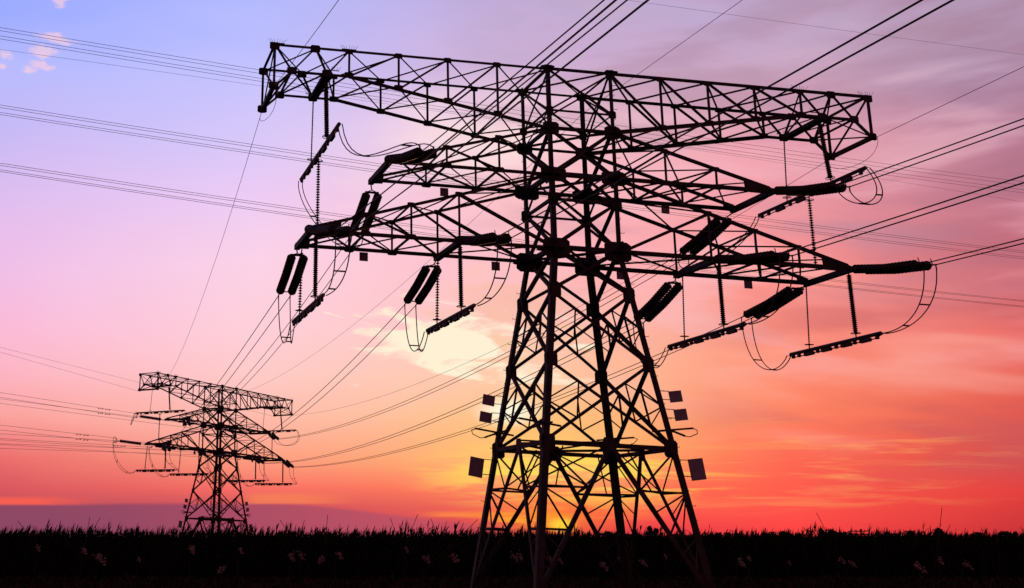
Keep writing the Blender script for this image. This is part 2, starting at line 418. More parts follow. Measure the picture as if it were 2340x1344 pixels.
def make_pylon(M, label):
    root = empty('transmission_pylon', M, label, 'pylon', 'lattice transmission pylons')
    # legs with their gussets, step bolts and footings
    for k, (sx, sy) in SG.items():
        m = MB()
        n0 = len(m.v)
        def ring(z, w, t):
            p = L(k, z)
            u, n = V((-sx, 0, 0)), V((0, -sy, 0))
            prof = [(0, 0), (w, 0), (w, t), (t, t), (t, w), (0, w)]
            return [p + u * (x - w * .25) + n * (y - w * .25) for x, y in prof]
        for z0, z1, w in ((FOOT, ZB, 0.205), (ZB, ZL, 0.185), (ZL, ZM, 0.150), (ZM, ZT, 0.120)):
            m.prism(ring(z0, w, w * .13), ring(z1, w, w * .13))
        if k in ('R1', 'F2'):                              # step bolts up two of the legs
            z = 2.6
            q = 0
            while z < 17.0:
                p = L(k, z)
                d = V((sx, 0, 0)) if q % 2 == 0 else V((0, sy, 0))
                m.tube([p, p + d * .17, p + d * .18 + V((0, 0, .03))], .009, 5)
                z += .42; q += 1
        leg = m.build('leg', STEEL, root)
        for z, ru, rv in ((ZB, .21, .25), (Z1, .18, .21), (Z2, .19, .23), (ZL, .44, .32), (ZX, .17, .20), (ZM, .42, .24), (ZU, .27, .21), (ZQ, .13, .13), (ZT, .16, .13)):
            p = L(k, z)
            i = 0.02
            gm = MB()
            gm.plate(octa(p + V((-sx * ru * (.18 if z > 11 else .55), sy * i, 0)), (1, 0, 0), (0, 0, 1), ru, rv), (0, 1, 0), .016)
            gm.plate(octa(p + V((sx * i, -sy * ru * (.18 if z > 11 else .55), 0)), (0, 1, 0), (0, 0, 1), ru * .85, rv), (1, 0, 0), .016)
            r = {ZL: .34, ZM: .30, ZU: .2, ZT: .16}.get(z)
            if z == ZT:
                gm.plate(octa(p + V((0, 0, .05)), (1, 0, 0), (0, 1, 0), .22, .15), (0, 0, 1), .02)
            elif r:
                gm.plate(octa(p + V((sx * .05, -sy * .08, -.03)), (1, 0, 0), (0, 1, 0), r * 1.15, r), (0, 0, 1), .014)
            gm.build('gusset_plate', STEEL, leg)
        fm = MB()
        p = L(k, FOOT)
        fm.prism([p + V((x * .45, y * .45, -1.1)) for x, y in ((-1, -1), (1, -1), (1, 1), (-1, 1))],
                 [p + V((x * .32, y * .32, 0.02)) for x, y in ((-1, -1), (1, -1), (1, 1), (-1, 1))])
        fm.build('footing', CONC, leg)
    # body bracing, one part per face
    for a, b, n in FACES:
        nv = V(n)
        def br(p, q, w, lay=0):
            flat_ = abs(V(p).z - V(q).z) < .01
            member(root, 'horizontal_strut' if flat_ else 'diagonal_brace', V(p) + nv * (.035 * lay), V(q) + nv * (.035 * lay), w, n)
        def X(z0, z1, w):
            br(L(a, z0), L(b, z1), w, 0); br(L(b, z0), L(a, z1), w, 1)
        X(ZB, Z1, .098); X(Z1, Z2, .105); X(Z2, ZL, .110); X(ZL, ZX, .095)
        br(L(a, ZX), L(b, ZX), .085)
        mid = lerp(L(a, ZM), L(b, ZM), .5)
        br(mid, L(a, ZX), .075); br(mid, L(b, ZX), .075)
        br(L(a, ZL), L(b, ZL), .14); br(L(a, ZM), L(b, ZM), .14)
        X(ZM, ZU, .10); br(L(a, ZU), L(b, ZU), .10)
        br(L(a, ZT), L(b, ZQ), .06); br(L(b, ZT), L(a, ZQ), .06, 1)
        br(L(a, ZQ), L(b, ZQ), .055); br(L(a, ZT), L(b, ZT), .08)
        if n[0]:
            br(L(a, ZT), L(b, ZU), .07, 1)
            br(L(b, ZQ), L(a, ZU), .05)
        # slender redundant members in the two tall panels
        for z0, z1 in ((ZB, Z1), (Z1, Z2)):
            ha, hb = half(z0), half(z1)
            tc_ = ha / (ha + hb)                       # crossing point along each diagonal
            for s, e in ((a, b), (b, a)):
                mp = L(s, (z0 + z1) / 2)
                lo = lerp(L(s, z0), L(e, z1), tc_ * .55)
                hi = lerp(L(s, z1), L(e, z0), (1 - tc_) * .55)
                r = MB()
                r.angle(mp, lo, .042, n); r.angle(mp, hi, .042, n)
                r.angle(lo, hi, .05, n)
                r.build('redundant_bracing', STEEL, root)
        # foot panel: inverted V from the middle of the belt to the feet
        belt = lerp(L(a, ZB), L(b, ZB), .5)
        beam = member(root, 'belt_beam', L(a, ZB) + V((0, 0, -.02)), L(b, ZB) + V((0, 0, -.02)), .13, n)
        for s in (a, b):
            foot = L(s, FOOT + .1)
            member(root, 'foot_brace', belt, foot, .112, n)
            k = MB()
            zs = [ZB - .05, 3.80, 2.58, 1.55]
            P = [L(s, z) for z in zs]
            def onv(z):
                return lerp(belt, foot, (ZB - z) / (ZB - FOOT - .1))
            Q = [onv(z) for z in zs]
            for i in (1, 2, 3):
                k.angle(P[i], Q[i], .06, n)
                k.angle(P[i - 1], Q[i], .046, n)
                if i < 3:
                    k.angle(P[i], lerp(Q[i], Q[i + 1], .5), .04, n)
            k.build('foot_lacing', STEEL, root)
        k = MB()
        k.plate(octa(belt + nv * .01, V((1, 0, 0)) if n[1] else V((0, 1, 0)), (0, 0, 1), .2, .24), n, .016)
        k.build('gusset_plate', STEEL, beam)
    # plan bracing inside the body
    m = MB()
    up = (0, 0, 1)
    mids = [lerp(L(a, ZB), L(b, ZB), .5) + V((0, 0, .06)) for a, b, n in FACES]
    for i in range(4):
        m.angle(mids[i], mids[(i + 1) % 4], .075, up)
    for i in (0, 1):
        m.angle(mids[i] + V((0, 0, .05 + .06 * i)), mids[i + 2] + V((0, 0, .05 + .06 * i)), .05, up)
    m.build('plan_bracing', STEEL, root)
    for z, w in ((ZL, .08), (ZM, .08), (ZU, .07), (ZT, .05)):
        m = MB(); m.angle(L('F1', z), L('R2', z), w, up); m.angle(L('F2', z) + V((0, 0, .03)), L('R1', z) + V((0, 0, .03)), w, up); m.build('plan_bracing', STEEL, root)
    for k in SG:                                          # hip bracing joining the two foot panels at each leg
        fs = [f for f in FACES if k in f[:2]]
        for z in (3.80, 2.58):
            q = []
            m = MB()
            for a, b, n in fs:
                belt = lerp(L(a, ZB), L(b, ZB), .5)
                q.append(lerp(belt, L(k, FOOT + .1), (ZB - z) / (ZB - FOOT - .1)))
            m.angle(q[0], q[1], .055, up)
            if z == 3.80:
                bl = [lerp(L(a, ZB), L(b, ZB), .5) for a, b, n in fs]
                m.angle(bl[0], q[1], .045, up); m.angle(bl[1], q[0], .045, up)
                m.angle(lerp(bl[0], bl[1], .5), lerp(q[0], q[1], .5), .04, up)
            m.build('hip_bracing', STEEL, root)

    # crossarms
    def arm(kind, s):
        lac = MB()
        F, R = -BT, BT
        base_ = MB()
        if kind == 'upper':
            base_.bar((s * 8.46, F - .05, 16.36), (s * 8.46, R + .05, 16.36), .26, .12)
        elif kind == 'lower':
            base_.bar((s * 8.86, F - .16, ZL - .02), (s * 8.86, R + .16, ZL - .02), .17, .17)
        else:
            base_.bar((s * 6.40, F - .16, ZM - .02), (s * 6.40, R + .16, ZM - .02), .17, .17)
        o = bpy.data.objects.new(kind + '_crossarm', None); COL.objects.link(o); o.parent = root
        base_.build('hanger_beam' if kind == 'upper' else 'tip_beam', STEEL, o)
        def chord(a, b, w, n): member(o, 'chord', a, b, w, n)
        def gplate(pts, n, t):
            m = MB(); m.plate(pts, n, t); m.build('gusset_plate', STEEL, o)
        if kind == 'upper':
            xs = [BT, 2.80, 4.46, 6.10, 7.74]
            zb = lambda x: ZU + (16.40 - ZU) * (x - BT) / (7.74 - BT)
            xt, zt_, xe, ze = 8.85, ZT, 9.60, 16.40
            tip, zl = 10.18, 15.83
            for y in (F, R):
                n = (0, -1 if y > 0 else 1, 0)
                chord((s * BT, y, ZT), (s * tip, y, ZT), .085, n)
                chord((s * BT, y, ZU), (s * 7.74, y, 16.40), .12, n)
                chord((s * 7.74, y, 16.40), (s * xe, y, ze), .085, n)
                chord((s * xe, y, ze), (s * tip, y, zl), .075, n)
                chord((s * tip, y, ZT), (s * tip, y, zl), .07, n)
                for i in range(1, 5):
                    lac.angle((s * xs[i], y, ZT), (s * xs[i], y, zb(xs[i])), .06, n)
                    lac.angle((s * xs[i - 1], y, ZT), (s * xs[i], y, zb(xs[i])), .065, n)
                lac.angle((s * 7.74, y, ZT), (s * 8.46, y, 16.40), .055, n)
                lac.angle((s * 8.85, y, ZT), (s * 8.46, y, 16.40), .06, n)
                lac.angle((s * 8.85, y, ZT), (s * xe, y, ze), .055, n)
                lac.angle((s * 10.18, y, ZT), (s * xe, y, ze), .055, n)
                for x in xs[1:]:
                    gplate(octa((s * x, y, ZT - .03), (1, 0, 0), (0, 0, 1), .13, .09), (0, 1, 0), .014)
                    gplate(octa((s * x, y, zb(x) + .03), (1, 0, 0), (0, 0, 1), .15, .10), (0, 1, 0), .014)
                for x, z in ((8.85, ZT - .04), (8.46, 16.42), (9.6, 16.42), (10.18, ZT - .06), (10.18, 15.86)):
                    gplate(octa((s * x, y, z), (1, 0, 0), (0, 0, 1), .16, .13), (0, 1, 0), .014)
            allx = xs + [8.85, 10.18]
            for i in range(1, len(allx)):
                lac.angle((s * allx[i], F, ZT - .03), (s * allx[i - 1], R, ZT - .03), .05, up)
                lac.angle((s * allx[i], R, ZT - .06), (s * allx[i - 1], F, ZT - .06), .05, up)
            for i in range(1, 5):
                lac.angle((s * xs[i], F, zb(xs[i]) + .03), (s * xs[i - 1], R, zb(xs[i - 1]) + .03), .05, up)
                lac.angle((s * xs[i], R, zb(xs[i]) + .06), (s * xs[i - 1], F, zb(xs[i - 1]) + .06), .05, up)
            lac.angle((s * 7.74, F, 16.42), (s * 8.46, R, 16.42), .045, up); lac.angle((s * 7.74, R, 16.45), (s * 8.46, F, 16.45), .045, up)
            lac.angle((s * 8.46, F, 16.42), (s * 9.6, R, 16.42), .045, up); lac.angle((s * 8.46, R, 16.45), (s * 9.6, F, 16.45), .045, up)
            # hanger beam for the jumper insulators and the tip beam of the ground wire
            tb = MB(); tb.bar((s * tip, F - .14, zl), (s * tip, R + .14, zl), .12, .13); tb.build('tip_beam', STEEL, o)
            chord((s * 9.6, F, 16.42), (s * 9.6, R, 16.42), .06, up)
            chord((s * 10.18, F, ZT), (s * 10.18, R, ZT), .07, up)
            chord((s * 10.18, F, ZT), (s * 10.18, R, zl), .045, (1, 0, 0)); chord((s * 10.18, R, ZT), (s * 10.18, F, zl), .045, (1, 0, 0))
            chord((s * xe, F, ze), (s * tip, R, zl), .05, up); chord((s * xe, R, ze), (s * tip, F, zl), .05, up)
            for x, y in ((7.74, F), (10.1, F), (8.46, R), (8.3, F)):
                sp = MB()
                zz = ZT if y == F and x != 8.3 else 16.5
                sp.bar((s * x - .24, y, zz + .045), (s * x + .24, y, zz + .045), .03, .02)
                for j in range(7):
                    a_ = (j - 3) * .28
                    z0 = ZT if y == F and x != 8.3 else 16.5
                    b0 = V((s * x + (j - 3) * .06, y, z0 + .03))
                    sp.tube([b0, b0 + V((math.sin(a_) * .16, .03 * (j % 3 - 1), .15))], .006, 4)
                sp.build('bird_spikes', STEEL, o)
            lac.build('lacing', STEEL, o)
            return
        if kind == 'lower':
            z0, zt0, tip, js = ZL, ZM, 8.86, [BT, 4.15, 5.70, 7.15]
            pl = ((3.9, R), (0, 0))
            plates = [(6.65 if s < 0 else 6.69, R), (2.17, R)]
            wb, wt_ = .125, .10
        else:
            z0, zt0, tip, js = ZM, ZU, 6.40, [BT, 2.80, 4.53]
            plates = [(3.9, R)]
            wb, wt_ = .115, .095
        ztop = lambda x: zt0 + (z0 + .10 - zt0) * (x - BT) / (tip - .05 - BT)
        for y in (F, R):
            n = (0, -1 if y > 0 else 1, 0)
            chord((s * BT, y, z0), (s * tip, y, z0), wb, n)
            chord((s * BT, y, zt0), (s * (tip - .05), y, z0 + .10), wt_, n)
            T = [V((s * x, y, ztop(x))) for x in js]; B = [V((s * x, y, z0)) for x in js]
            for i in range(1, len(js)):
                lac.angle(T[i], B[i], .055, n)
                lac.angle(T[i], B[i - 1], .095 if (i == 1 and kind == 'lower') else .06, n)
            for i in range(1, len(js) - 0):
                gplate(octa(T[i], (1, 0, 0), (0, 0, 1), .12, .08), (0, 1, 0), .014)
                gplate(octa(B[i], (1, 0, 0), (0, 0, 1), .16, .09), (0, 1, 0), .014)
            # wedge plate at the tip
            xa = tip - (.95 if y == F else .42)
            gplate([(s * xa, y, ztop(xa) + .03), (s * (xa + .05), y, z0 - .08), (s * (tip + .08), y, z0 - .10), (s * (tip + .08), y, z0 + .10), (s * (tip - .1), y, z0 + .16)], (0, 1, 0), .02)
        for i in range(1, len(js)):
            w = .05
            lac.angle((s * js[i], F, z0 + .02), (s * js[i - 1], R, z0 + .02), w, up)
            lac.angle((s * js[i], R, z0 + .05), (s * js[i - 1], F, z0 + .05), w, up)
            lac.angle((s * js[i], F, ztop(js[i])), (s * js[i], R, ztop(js[i])), .05, up)
            lac.angle((s * js[i], F, z0), (s * js[i], R, z0), .06, up)
            e, f = (F, R) if i % 2 else (R, F)
            lac.angle((s * js[i], e, ztop(js[i])), (s * js[i - 1], f, ztop(js[i - 1])), .045, up)
            lac.angle((s * js[i], f, ztop(js[i]) - .03), (s * js[i - 1], e, ztop(js[i - 1]) - .03), .04, up)
        xl = js[-1]
        lac.angle((s * xl, F, z0 + .02), (s * (tip - .3), R, z0 + .02), .05, up); lac.angle((s * xl, R, z0 + .05), (s * (tip - .3), F, z0 + .05), .05, up)
        lac.angle((s * xl, R, ztop(xl)), (s * (tip - .6), F, ztop(tip - .6)), .045, up)
        if kind == 'lower':
            hb = MB(); hb.bar((s * 4.17, F - .12, z0 - .08), (s * 4.17, R + .12, z0 - .08), .19, .15); hb.build('hanger_beam', STEEL, o)
        lac.build('lacing', STEEL, o)
        for x, y in plates:
            sm = MB()
            x_ = s * x
            sm.box((x_, y + .02, z0 - .20), .14, .012, .145)
            sm.build('phase_plate', SIGNM, o)
    for kind in ('upper', 'middle', 'lower'):
        for s in (-1, 1):
            arm(kind, s)
    # number boards bolted outside two of the legs
    for k in ('R1', 'F2'):
        sx, sy = SG[k]
        for z, w, h in ((6.67, .40, .34), (6.12, .40, .34), (4.52, .46, .62)):
            p = L(k, z)
            c = p + V((sx * (.30 + w / 2), sy * .02, -.02))
            m = MB()
            sl = math.atan((BB - BT) / (ZL - ZB)) * -sx * -1
            Mx = Matrix.Rotation(sl * -1, 3, 'Y')
            m.box(c, w / 2, .012, h / 2, Mx)
            o = m.build('number_board', SIGNM, root)
            for dz in (h * .38, -h * .38):
                tg = MB()
                tg.tube([L(k, z + dz), L(k, z + dz) + V((sx * (.34), 0, 0))], .012, 5)
                tg.build('bracket', STEEL, o)
    # climbing guards on every leg
    for k, (sx, sy) in SG.items():
        m = MB()
        p = L(k, 5.62)
        a0, a1 = p + V((sx * .78, -sy * .05, .10)), p + V((sx * .42, sy * .12, -.16))
        m.bar(a0, p + V((-sx * .50, -sy * .05, -.06)), .055, .055)
        m.bar(a1, p + V((-sx * .05, 0, .03)), .055, .055)
        m.bar(p + V((0, sy * .5, -.02)), p + V((0, -sy * .75, .02)), .05, .05)
        m.tube([a0, a0 + V((sx * .13, 0, -.05)), lerp(a0, a1, .5) + V((sx * .24, sy * .03, -.04)), a1 + V((sx * .14, 0, -.02)), a1], .014, 5)
        m.build('climbing_guard', STEEL, root)
    return root

MT = Matrix(((0.9926, -0.1125, 0.0458, 11.6819), (0.1127, 0.9936, -0.0007, 36.6667), (-0.0454, 0.0059, 0.9990, -0.5124), (0, 0, 0, 1)))
qy, qx, qr = 0.8697, -0.0110, 0.0425
MBG = Matrix.Translation((1.5098, 111.3329, -1.7101)) @ (Matrix.Rotation(qx, 3, 'X') @ Matrix.Rotation(qr, 3, 'Y') @ Matrix.Rotation(qy, 3, 'Z')).to_4x4()
near = make_pylon(MT, 'large dark steel lattice pylon in front of the setting sun')
far = copy_tree(near)
far.matrix_world = MBG
far['label'] = 'small distant lattice pylon standing in the corn at left'

# ------------------------------------------------------------------ line hardware hung on each pylon
PH = {'Lo': ('outer lower left', (-8.87, ZL)), 'Li': ('inner lower left', (-4.17, ZL)), 'Lm': ('middle left', (-6.40, ZM)),
      'Ro': ('outer lower right', (8.87, ZL)), 'Ri': ('inner lower right', (4.17, ZL)), 'Rm': ('middle right', (6.40, ZM))}
BARX = {'Lo': -8.72, 'Li': -4.15, 'Lm': -8.44, 'Ro': 8.78, 'Ri': 4.35, 'Rm': 8.48}

def disc_profile(n, pitch, R, core):
    pr = [(0, core * .6)]
    for i in range(n):
        t = i * pitch
        pr += [(t + pitch * .12, core), (t + pitch * .30, R * .55), (t + pitch * .55, R), (t + pitch * .68, R * .96), (t + pitch * .72, core)]
    pr.append((n * pitch, core * .6))
    return pr

def tension_set(M, A, d, s0, z0, s1, z1, label, which, single=False):
    """double tension string from arm point A along horizontal direction d; returns the two wire ends (world)"""
    A, d = V(A), V(d).normalized()
    perp = V((0, 0, 1)) if single else V((abs(d.y), -d.x * (1 if d.y > 0 else -1), 0))
    root = empty('tension_insulator_set', M @ Matrix.Translation(A), label, 'insulator', 'tension insulator strings of the ' + which + ' pylon')
    y = MB()
    st = d * s0 + V((0, 0, z0))
    y.tube([V((0, 0, -.06)), st * .6], .022, 6)
    if single:
        y.tube([st * .6, st], .02, 5)
    else:
        y.tube([st * .6, st * .8 - perp * .2, st - perp * .2], .016, 5)
        y.tube([st * .6, st * .8 + perp * .2, st + perp * .2], .016, 5)
        y.bar(st * .8 - perp * .23, st * .8 + perp * .23, .03, .07)
    y.build('yoke', STEEL, root)
    ends = []
    en = d * s1 + V((0, 0, z1))
    for sgn in (-1, 1):
        a, b = st + perp * .2 * sgn, en + perp * .2 * sgn
        ln = (b - a).length
        n = 17
        # strings sag a little: two lathe halves through a bowed midpoint
        mid = lerp(a, b, .5) + V((0, 0, -.045 * ln / 2.4))
        if single:
            if sgn < 0:
                m = MB()
                m.lathe(st, lerp(st, en, .86), disc_profile(16, (en - st).length * .86 / 16, .145, .03), 12)
                m.build('insulator_string', PORC, root, True)
            b = en + perp * .2 * sgn; mid = b - (en - st)
        else:
            m = MB()
            l1 = (mid - a).length; h = 9
            m.lathe(a, mid, disc_profile(h, l1 / h, .150, .05), 12)
            l2 = (b - mid).length
            m.lathe(mid, b, disc_profile(h, l2 / h, .150, .05), 12)
            m.build('insulator_string', PORC, root, True)
        hr = MB()
        dirn = (b - mid).normalized()
        hr.tube([b, b + dirn * .14], .03, 6)
        w1 = b + dirn * .34
        hr.tube([b + dirn * .10, w1], .022, 6)
        hr.tube([b + dirn * .16 + V((0, 0, .02)), b + dirn * .10 + V((0, 0, .2))], .014, 5)       # arcing horn
        hr.tube([b + dirn * .28 - V((0, 0, .0)), b + dirn * .30 - V((0, 0, .16))], .02, 5)         # jumper lug
        hr.build('tension_clamp', STEEL, root)
        ends.append((M @ (A + w1), M @ (A + b + dirn * .29 + V((0, 0, -.15)))))
    e = MB()
    e.bar(en - perp * .22, en + perp * .22, .03, .06, d)
    if single:
        e.tube([lerp(st, en, .84), lerp(st, en, .93)], .018, 5)
        e.tube([lerp(st, en, .93), en + perp * .2], .016, 5); e.tube([lerp(st, en, .93), en - perp * .2], .016, 5)
    e.build('spacer_yoke', STEEL, root)
    return ends

def post_insulator(M, top, bot, style, label, group):
    top, bot = V(top), V(bot)
    root = empty('suspension_insulator', M @ Matrix.Translation(top), label, 'insulator', group)
    b = bot - top
    ln = b.length
    u = b / ln
    m = MB()
    R, core, pitch = {'thick': (.082, .055, .065), 'thin': (.032, .016, .07), 'mid': (.068, .020, .085)}[style]
    n = int((ln - .22) / pitch)
    m.lathe(u * .10, u * (ln - .12), disc_profile(n, (ln - .22) / n, R, core), 10)
    m.build('shed_stack', POLY, root, True)
    f = MB()
    f.tube([V((0, 0, 0)), u * .12], .022, 6)
    f.build('top_fitting', STEEL, root)
    f = MB()
    f.tube([u * (ln - .14), u * ln], .02, 6)
    f.build('bottom_fitting', STEEL, root)
    r = MB()
    r.torus(u * (ln - .13), u, .135, .012)
    r.bar(u * (ln - .13) - V((.135, 0, 0)), u * (ln - .13) + V((.135, 0, 0)), .015, .015)
    r.build('grading_ring', STEEL, root)
    return root

def jumper_bar(M, x, z, y0, y1, label, group):
    root = empty('jumper_bar', M @ Matrix.Translation((x, 0, z)), label, 'jumper bar', group)
    m = MB()
    m.tube([(0, y0, 0), (0, y1, 0)], .062, 8)
    for t in (.04, .27, .47, .68, .9, .97):
        y = y0 + (y1 - y0) * t
        m.box((0, y, -.09), .04, .05, .07)
    m.build('rigid_tube', WIREM, root)
    w = MB()
    w.tube([(0, y0 - .12, -.03), (0, y0 + .3, -.13), (0, y1 - .3, -.13), (0, y1 + .12, -.03)], .018, 6)
    w.build('lower_conductor', WIREM, root)
    for t in (.16, .36, .58, .78):
        k = MB()
        y = y0 + (y1 - y0) * t
        k.box((0, y, -.12), .05, .23, .055)
        k.build('counterweight', STEEL, root)

def bez(p, n=18):
    a, b, c, d = [V(q) for q in p]
    out = []
    for i in range(n + 1):
        t = i / n; s = 1 - t
        out.append(a * s ** 3 + b * 3 * s * s * t + c * 3 * s * t * t + d * t ** 3)
    return out

def jumper_cable(curves, label, group):
    o = V(curves[0][0])
    root = empty('jumper_cable', Matrix.Translation(o), label, 'jumper cable', group)
    for c in curves:
        m = MB(); m.tube([p - o for p in c], .017, 6); m.build('strand', WIREM, root, True)
    for t in (.36, .72):
        sp = MB()
        i = int(t * (len(curves[0]) - 1))
        sp.bar(curves[0][i] - o, curves[1][i] - o, .05, .035)
        sp.build('spacer', STEEL, root)

def wire(pts, label, group, r, cat='power line', name='power_line'):
    o = V(pts[0])
    m = MB(); m.tube([V(p) - o for p in pts], r, 6)
    w = m.build(name, WIREM, None, True)
    w.location = o
    tag(w, label, cat, group)
    return w

def catenary(a, b, sag, n=48):
    a, b = V(a), V(b)
    return [lerp(a, b, i / n) + V((0, 0, -4 * sag * (i / n) * (1 - i / n))) for i in range(n + 1)]

NS = {
 'LmF': (.45, -.10, 3.70, -.92), 'LoF': (.45, -.10, 3.90, -1.0), 'LiF': (.45, -.10, 3.42, -.74),
 'RmF': (.45, -.10, 3.10, -.74), 'RiF': (.45, -.10, 3.42, -.66), 'RoF': (.35, -.06, 3.08, -.52),
 'LmR': (-.20, -.48, 1.65, -1.20), 'LoR': (-.25, -.36, 2.05, -1.05), 'LiR': (.45, -.26, 2.75, -.93),
 'RmR': (.60, -.18, 2.95, -.77), 'RiR': (.15, -.30, 2.40, -1.07), 'RoR': (.60, -.05, 3.20, -.50)}
FRONT_SLOPE = {'Lm': -.075, 'Lo': -.075, 'Li': -.048, 'Rm': -.056, 'Ri': -.037, 'Ro': -.042}
SIDE = {'F': 'camera side', 'R': 'far side'}
SUBS = ('left', 'right')

def dress(M, which, front_dir, rear_dir, spec):
    """hang the strings, jumper bars and cables; returns wire ends per phase and side"""
    out = {}
    for k, (nm, (x, z)) in PH.items():
        for sd_, sy, dfun in (('F', -1, front_dir), ('R', 1, rear_dir)):
            A = V((x, sy * (BT + .1), z - .05))
            s0, z0, s1, z1 = spec(k + sd_)
            out[k + sd_] = tension_set(M, A, dfun(k, A), s0, z0, s1, z1,
                '%s insulator string on the %s of the %s arm, %s pylon' % ('single' if (which, sd_) == ('far', 'R') else 'double', SIDE[sd_] if which == 'near' else ('near-pylon side' if sd_ == 'F' else 'left side'), nm, which), which, (which, sd_) == ('far', 'R'))
        bx = BARX[k]
        zbar = 14.08 if k[1] == 'm' else 8.92
        y0, y1 = (-2.85, 2.95) if k[1] == 'm' else (-2.3, 2.3)
        jumper_bar(M, bx, zbar, y0, y1, 'weighted jumper bar hanging under the %s arm, %s pylon' % ('upper left' if k == 'Lm' else 'upper right' if k == 'Rm' else nm, which), 'jumper bars of the ' + which + ' pylon')
        ztop = 16.34 if k[1] == 'm' else ZL - .10
        ing = 'jumper suspension insulators of the ' + which + ' pylon'
        ar = {'Lm': 'upper left', 'Rm': 'upper right'}.get(k, nm)
        post_insulator(M, (bx, -1.12 + (.25 if k[1] == 'm' else 0), ztop), (bx, -1.15, zbar + .05), 'thick', 'thick ribbed insulator on the camera end of the %s jumper bar, %s pylon' % (ar, which), ing)
        post_insulator(M, (bx, 1.1, ztop), (bx, 1.25, zbar + .05), 'mid' if k in ('Lo', 'Li') else 'thin', 'slender insulator on the far end of the %s jumper bar, %s pylon' % (ar, which), ing)
        if k[1] == 'm':
            post_insulator(M, (bx, .05, ZL + .22), (bx, .05, zbar - .12), 'mid', 'ribbed insulator between the %s jumper bar and lower arm, %s pylon' % (ar, which), ing)
        for sd_, yy, sg in (('F', y0, -1), ('R', y1, 1)):
            cv = []
            for i, (w1, lug) in enumerate(out[k + sd_]):
                P0 = lug
                off = M.to_3x3() @ V((.07 * (2 * i - 1), 0, 0))
                P1 = (M @ V((bx, yy + sg * .1, zbar - .03))) + off
                dv = M.to_3x3() @ V((0, sg, 0))
                if k[1] == 'm':
                    if sd_ == 'F':
                        c = bez([P0, P0 + dv * .5 + V((0, 0, -.9)), P1 + dv * 1.1 + V((0, 0, -1.5)), P1]) if k == 'Rm' else bez([P0, P0 + dv * .1 + V((0, 0, 1.3)), P1 + dv * .75 + V((0, 0, -2.6)), P1])
                    else:
                        c = bez([P0, P0 + dv * .5 + V((0, 0, -1.0)), P1 + dv * .7 + V((0, 0, -.9)), P1])
                elif sd_ == 'F':
                    c = bez([P0, P0 - dv * .15 + V((0, 0, -1.25)), P1 + dv * 1.0 + V((0, 0, -.10)), P1])
                else:
                    c = bez([P0, P0 + dv * .1 + V((0, 0, -2.0)), P1 + dv * .75 + V((0, 0, -.75)), P1])
                cv.append(c)
            jumper_cable(cv, 'looping jumper cable pair at the %s end of the %s bar, %s pylon' % ('camera' if sd_ == 'F' else 'far', ar, which), 'jumper cables of the ' + which + ' pylon')
    return out

Mi, MBi = MT.inverted(), MBG.inverted()
def att(M, k, sy):
    nm, (x, z) = PH[k]
    return M @ V((x, sy * (BT + .1), z))
def flat(v):
    v = V(v); v.z = 0; return v
near_rear = lambda k, A: flat(Mi @ att(MBG, k, -1) - V(A))
far_front = lambda k, A: flat(MBi @ att(MT, k, 1) - V(A))
LEFTDIR = MBi.to_3x3() @ V((-.86, -.50, 0)).normalized()
E1 = dress(MT, 'near', lambda k, A: V((0, -1, 0)), near_rear, lambda key: NS[key])
E2 = dress(MBG, 'far', far_front, lambda k, A: flat(LEFTDIR), lambda key: (.45, -.05, 2.95, -.75) if key[2] == 'F' else (.45, .02, 2.95, .12))

# conductors: near pylon towards and past the camera, near to far pylon, far pylon away to the left
SAG = {'Lm': 1.2, 'Lo': .3, 'Li': 1.6, 'Rm': 1.35, 'Ri': 1.3, 'Ro': 1.3}
LEFT_RISE = {'Lm': .083, 'Lo': .057, 'Li': .014, 'Rm': .063, 'Ri': -.005, 'Ro': .020}
for k, (nm, _) in PH.items():
    for i in (0, 1):
        p = Mi @ E1[k + 'F'][i][0]
        pts = []
        for j in range(60):
            t = 100.0 * j / 59
            pts.append(MT @ V((p.x, p.y - t, p.z + FRONT_SLOPE[k] * t - FRONT_SLOPE[k] / 100.0 * t * t)))
        wire(pts, '%s overhead wire from the near pylon %s arm towards the viewer' % (SUBS[i], nm), 'overhead conductors towards the viewer', .017)
        wire(catenary(E1[k + 'R'][i][0], E2[k + 'F'][i][0], SAG[k]), '%s sagging wire between both pylons on their %s arms' % (SUBS[i], nm), 'conductors between the two pylons', .015)
        q = E2[k + 'R'][i][0]
        dl = V((-.86, -.50, 0)).normalized()
        pts = [q + dl * t + V((0, 0, LEFT_RISE[k] * t * (1 + t * .002))) for t in [2.0 * j for j in range(22)]]
        w = wire(pts, '%s wire leaving the far pylon %s arm to the left' % (SUBS[i], nm), 'conductors leaving the far pylon to the left', .013)
        # vibration dampers hung near the far pylon
        if k in ('Lm', 'Lo', 'Li'):
            for t in (2.6, 3.3):
                dm = MB()
                c = dl * t + V((0, 0, LEFT_RISE[k] * t - .07))
                dm.tube([c - dl * .2, c + dl * .2], .012, 5)
                dm.tube([c - dl * .24, c - dl * .13], .035, 6); dm.tube([c + dl * .13, c + dl * .24], .035, 6)
                dm.tube([c, c + V((0, 0, .08))], .015, 5)
                dm.build('vibration_damper', STEEL, w)
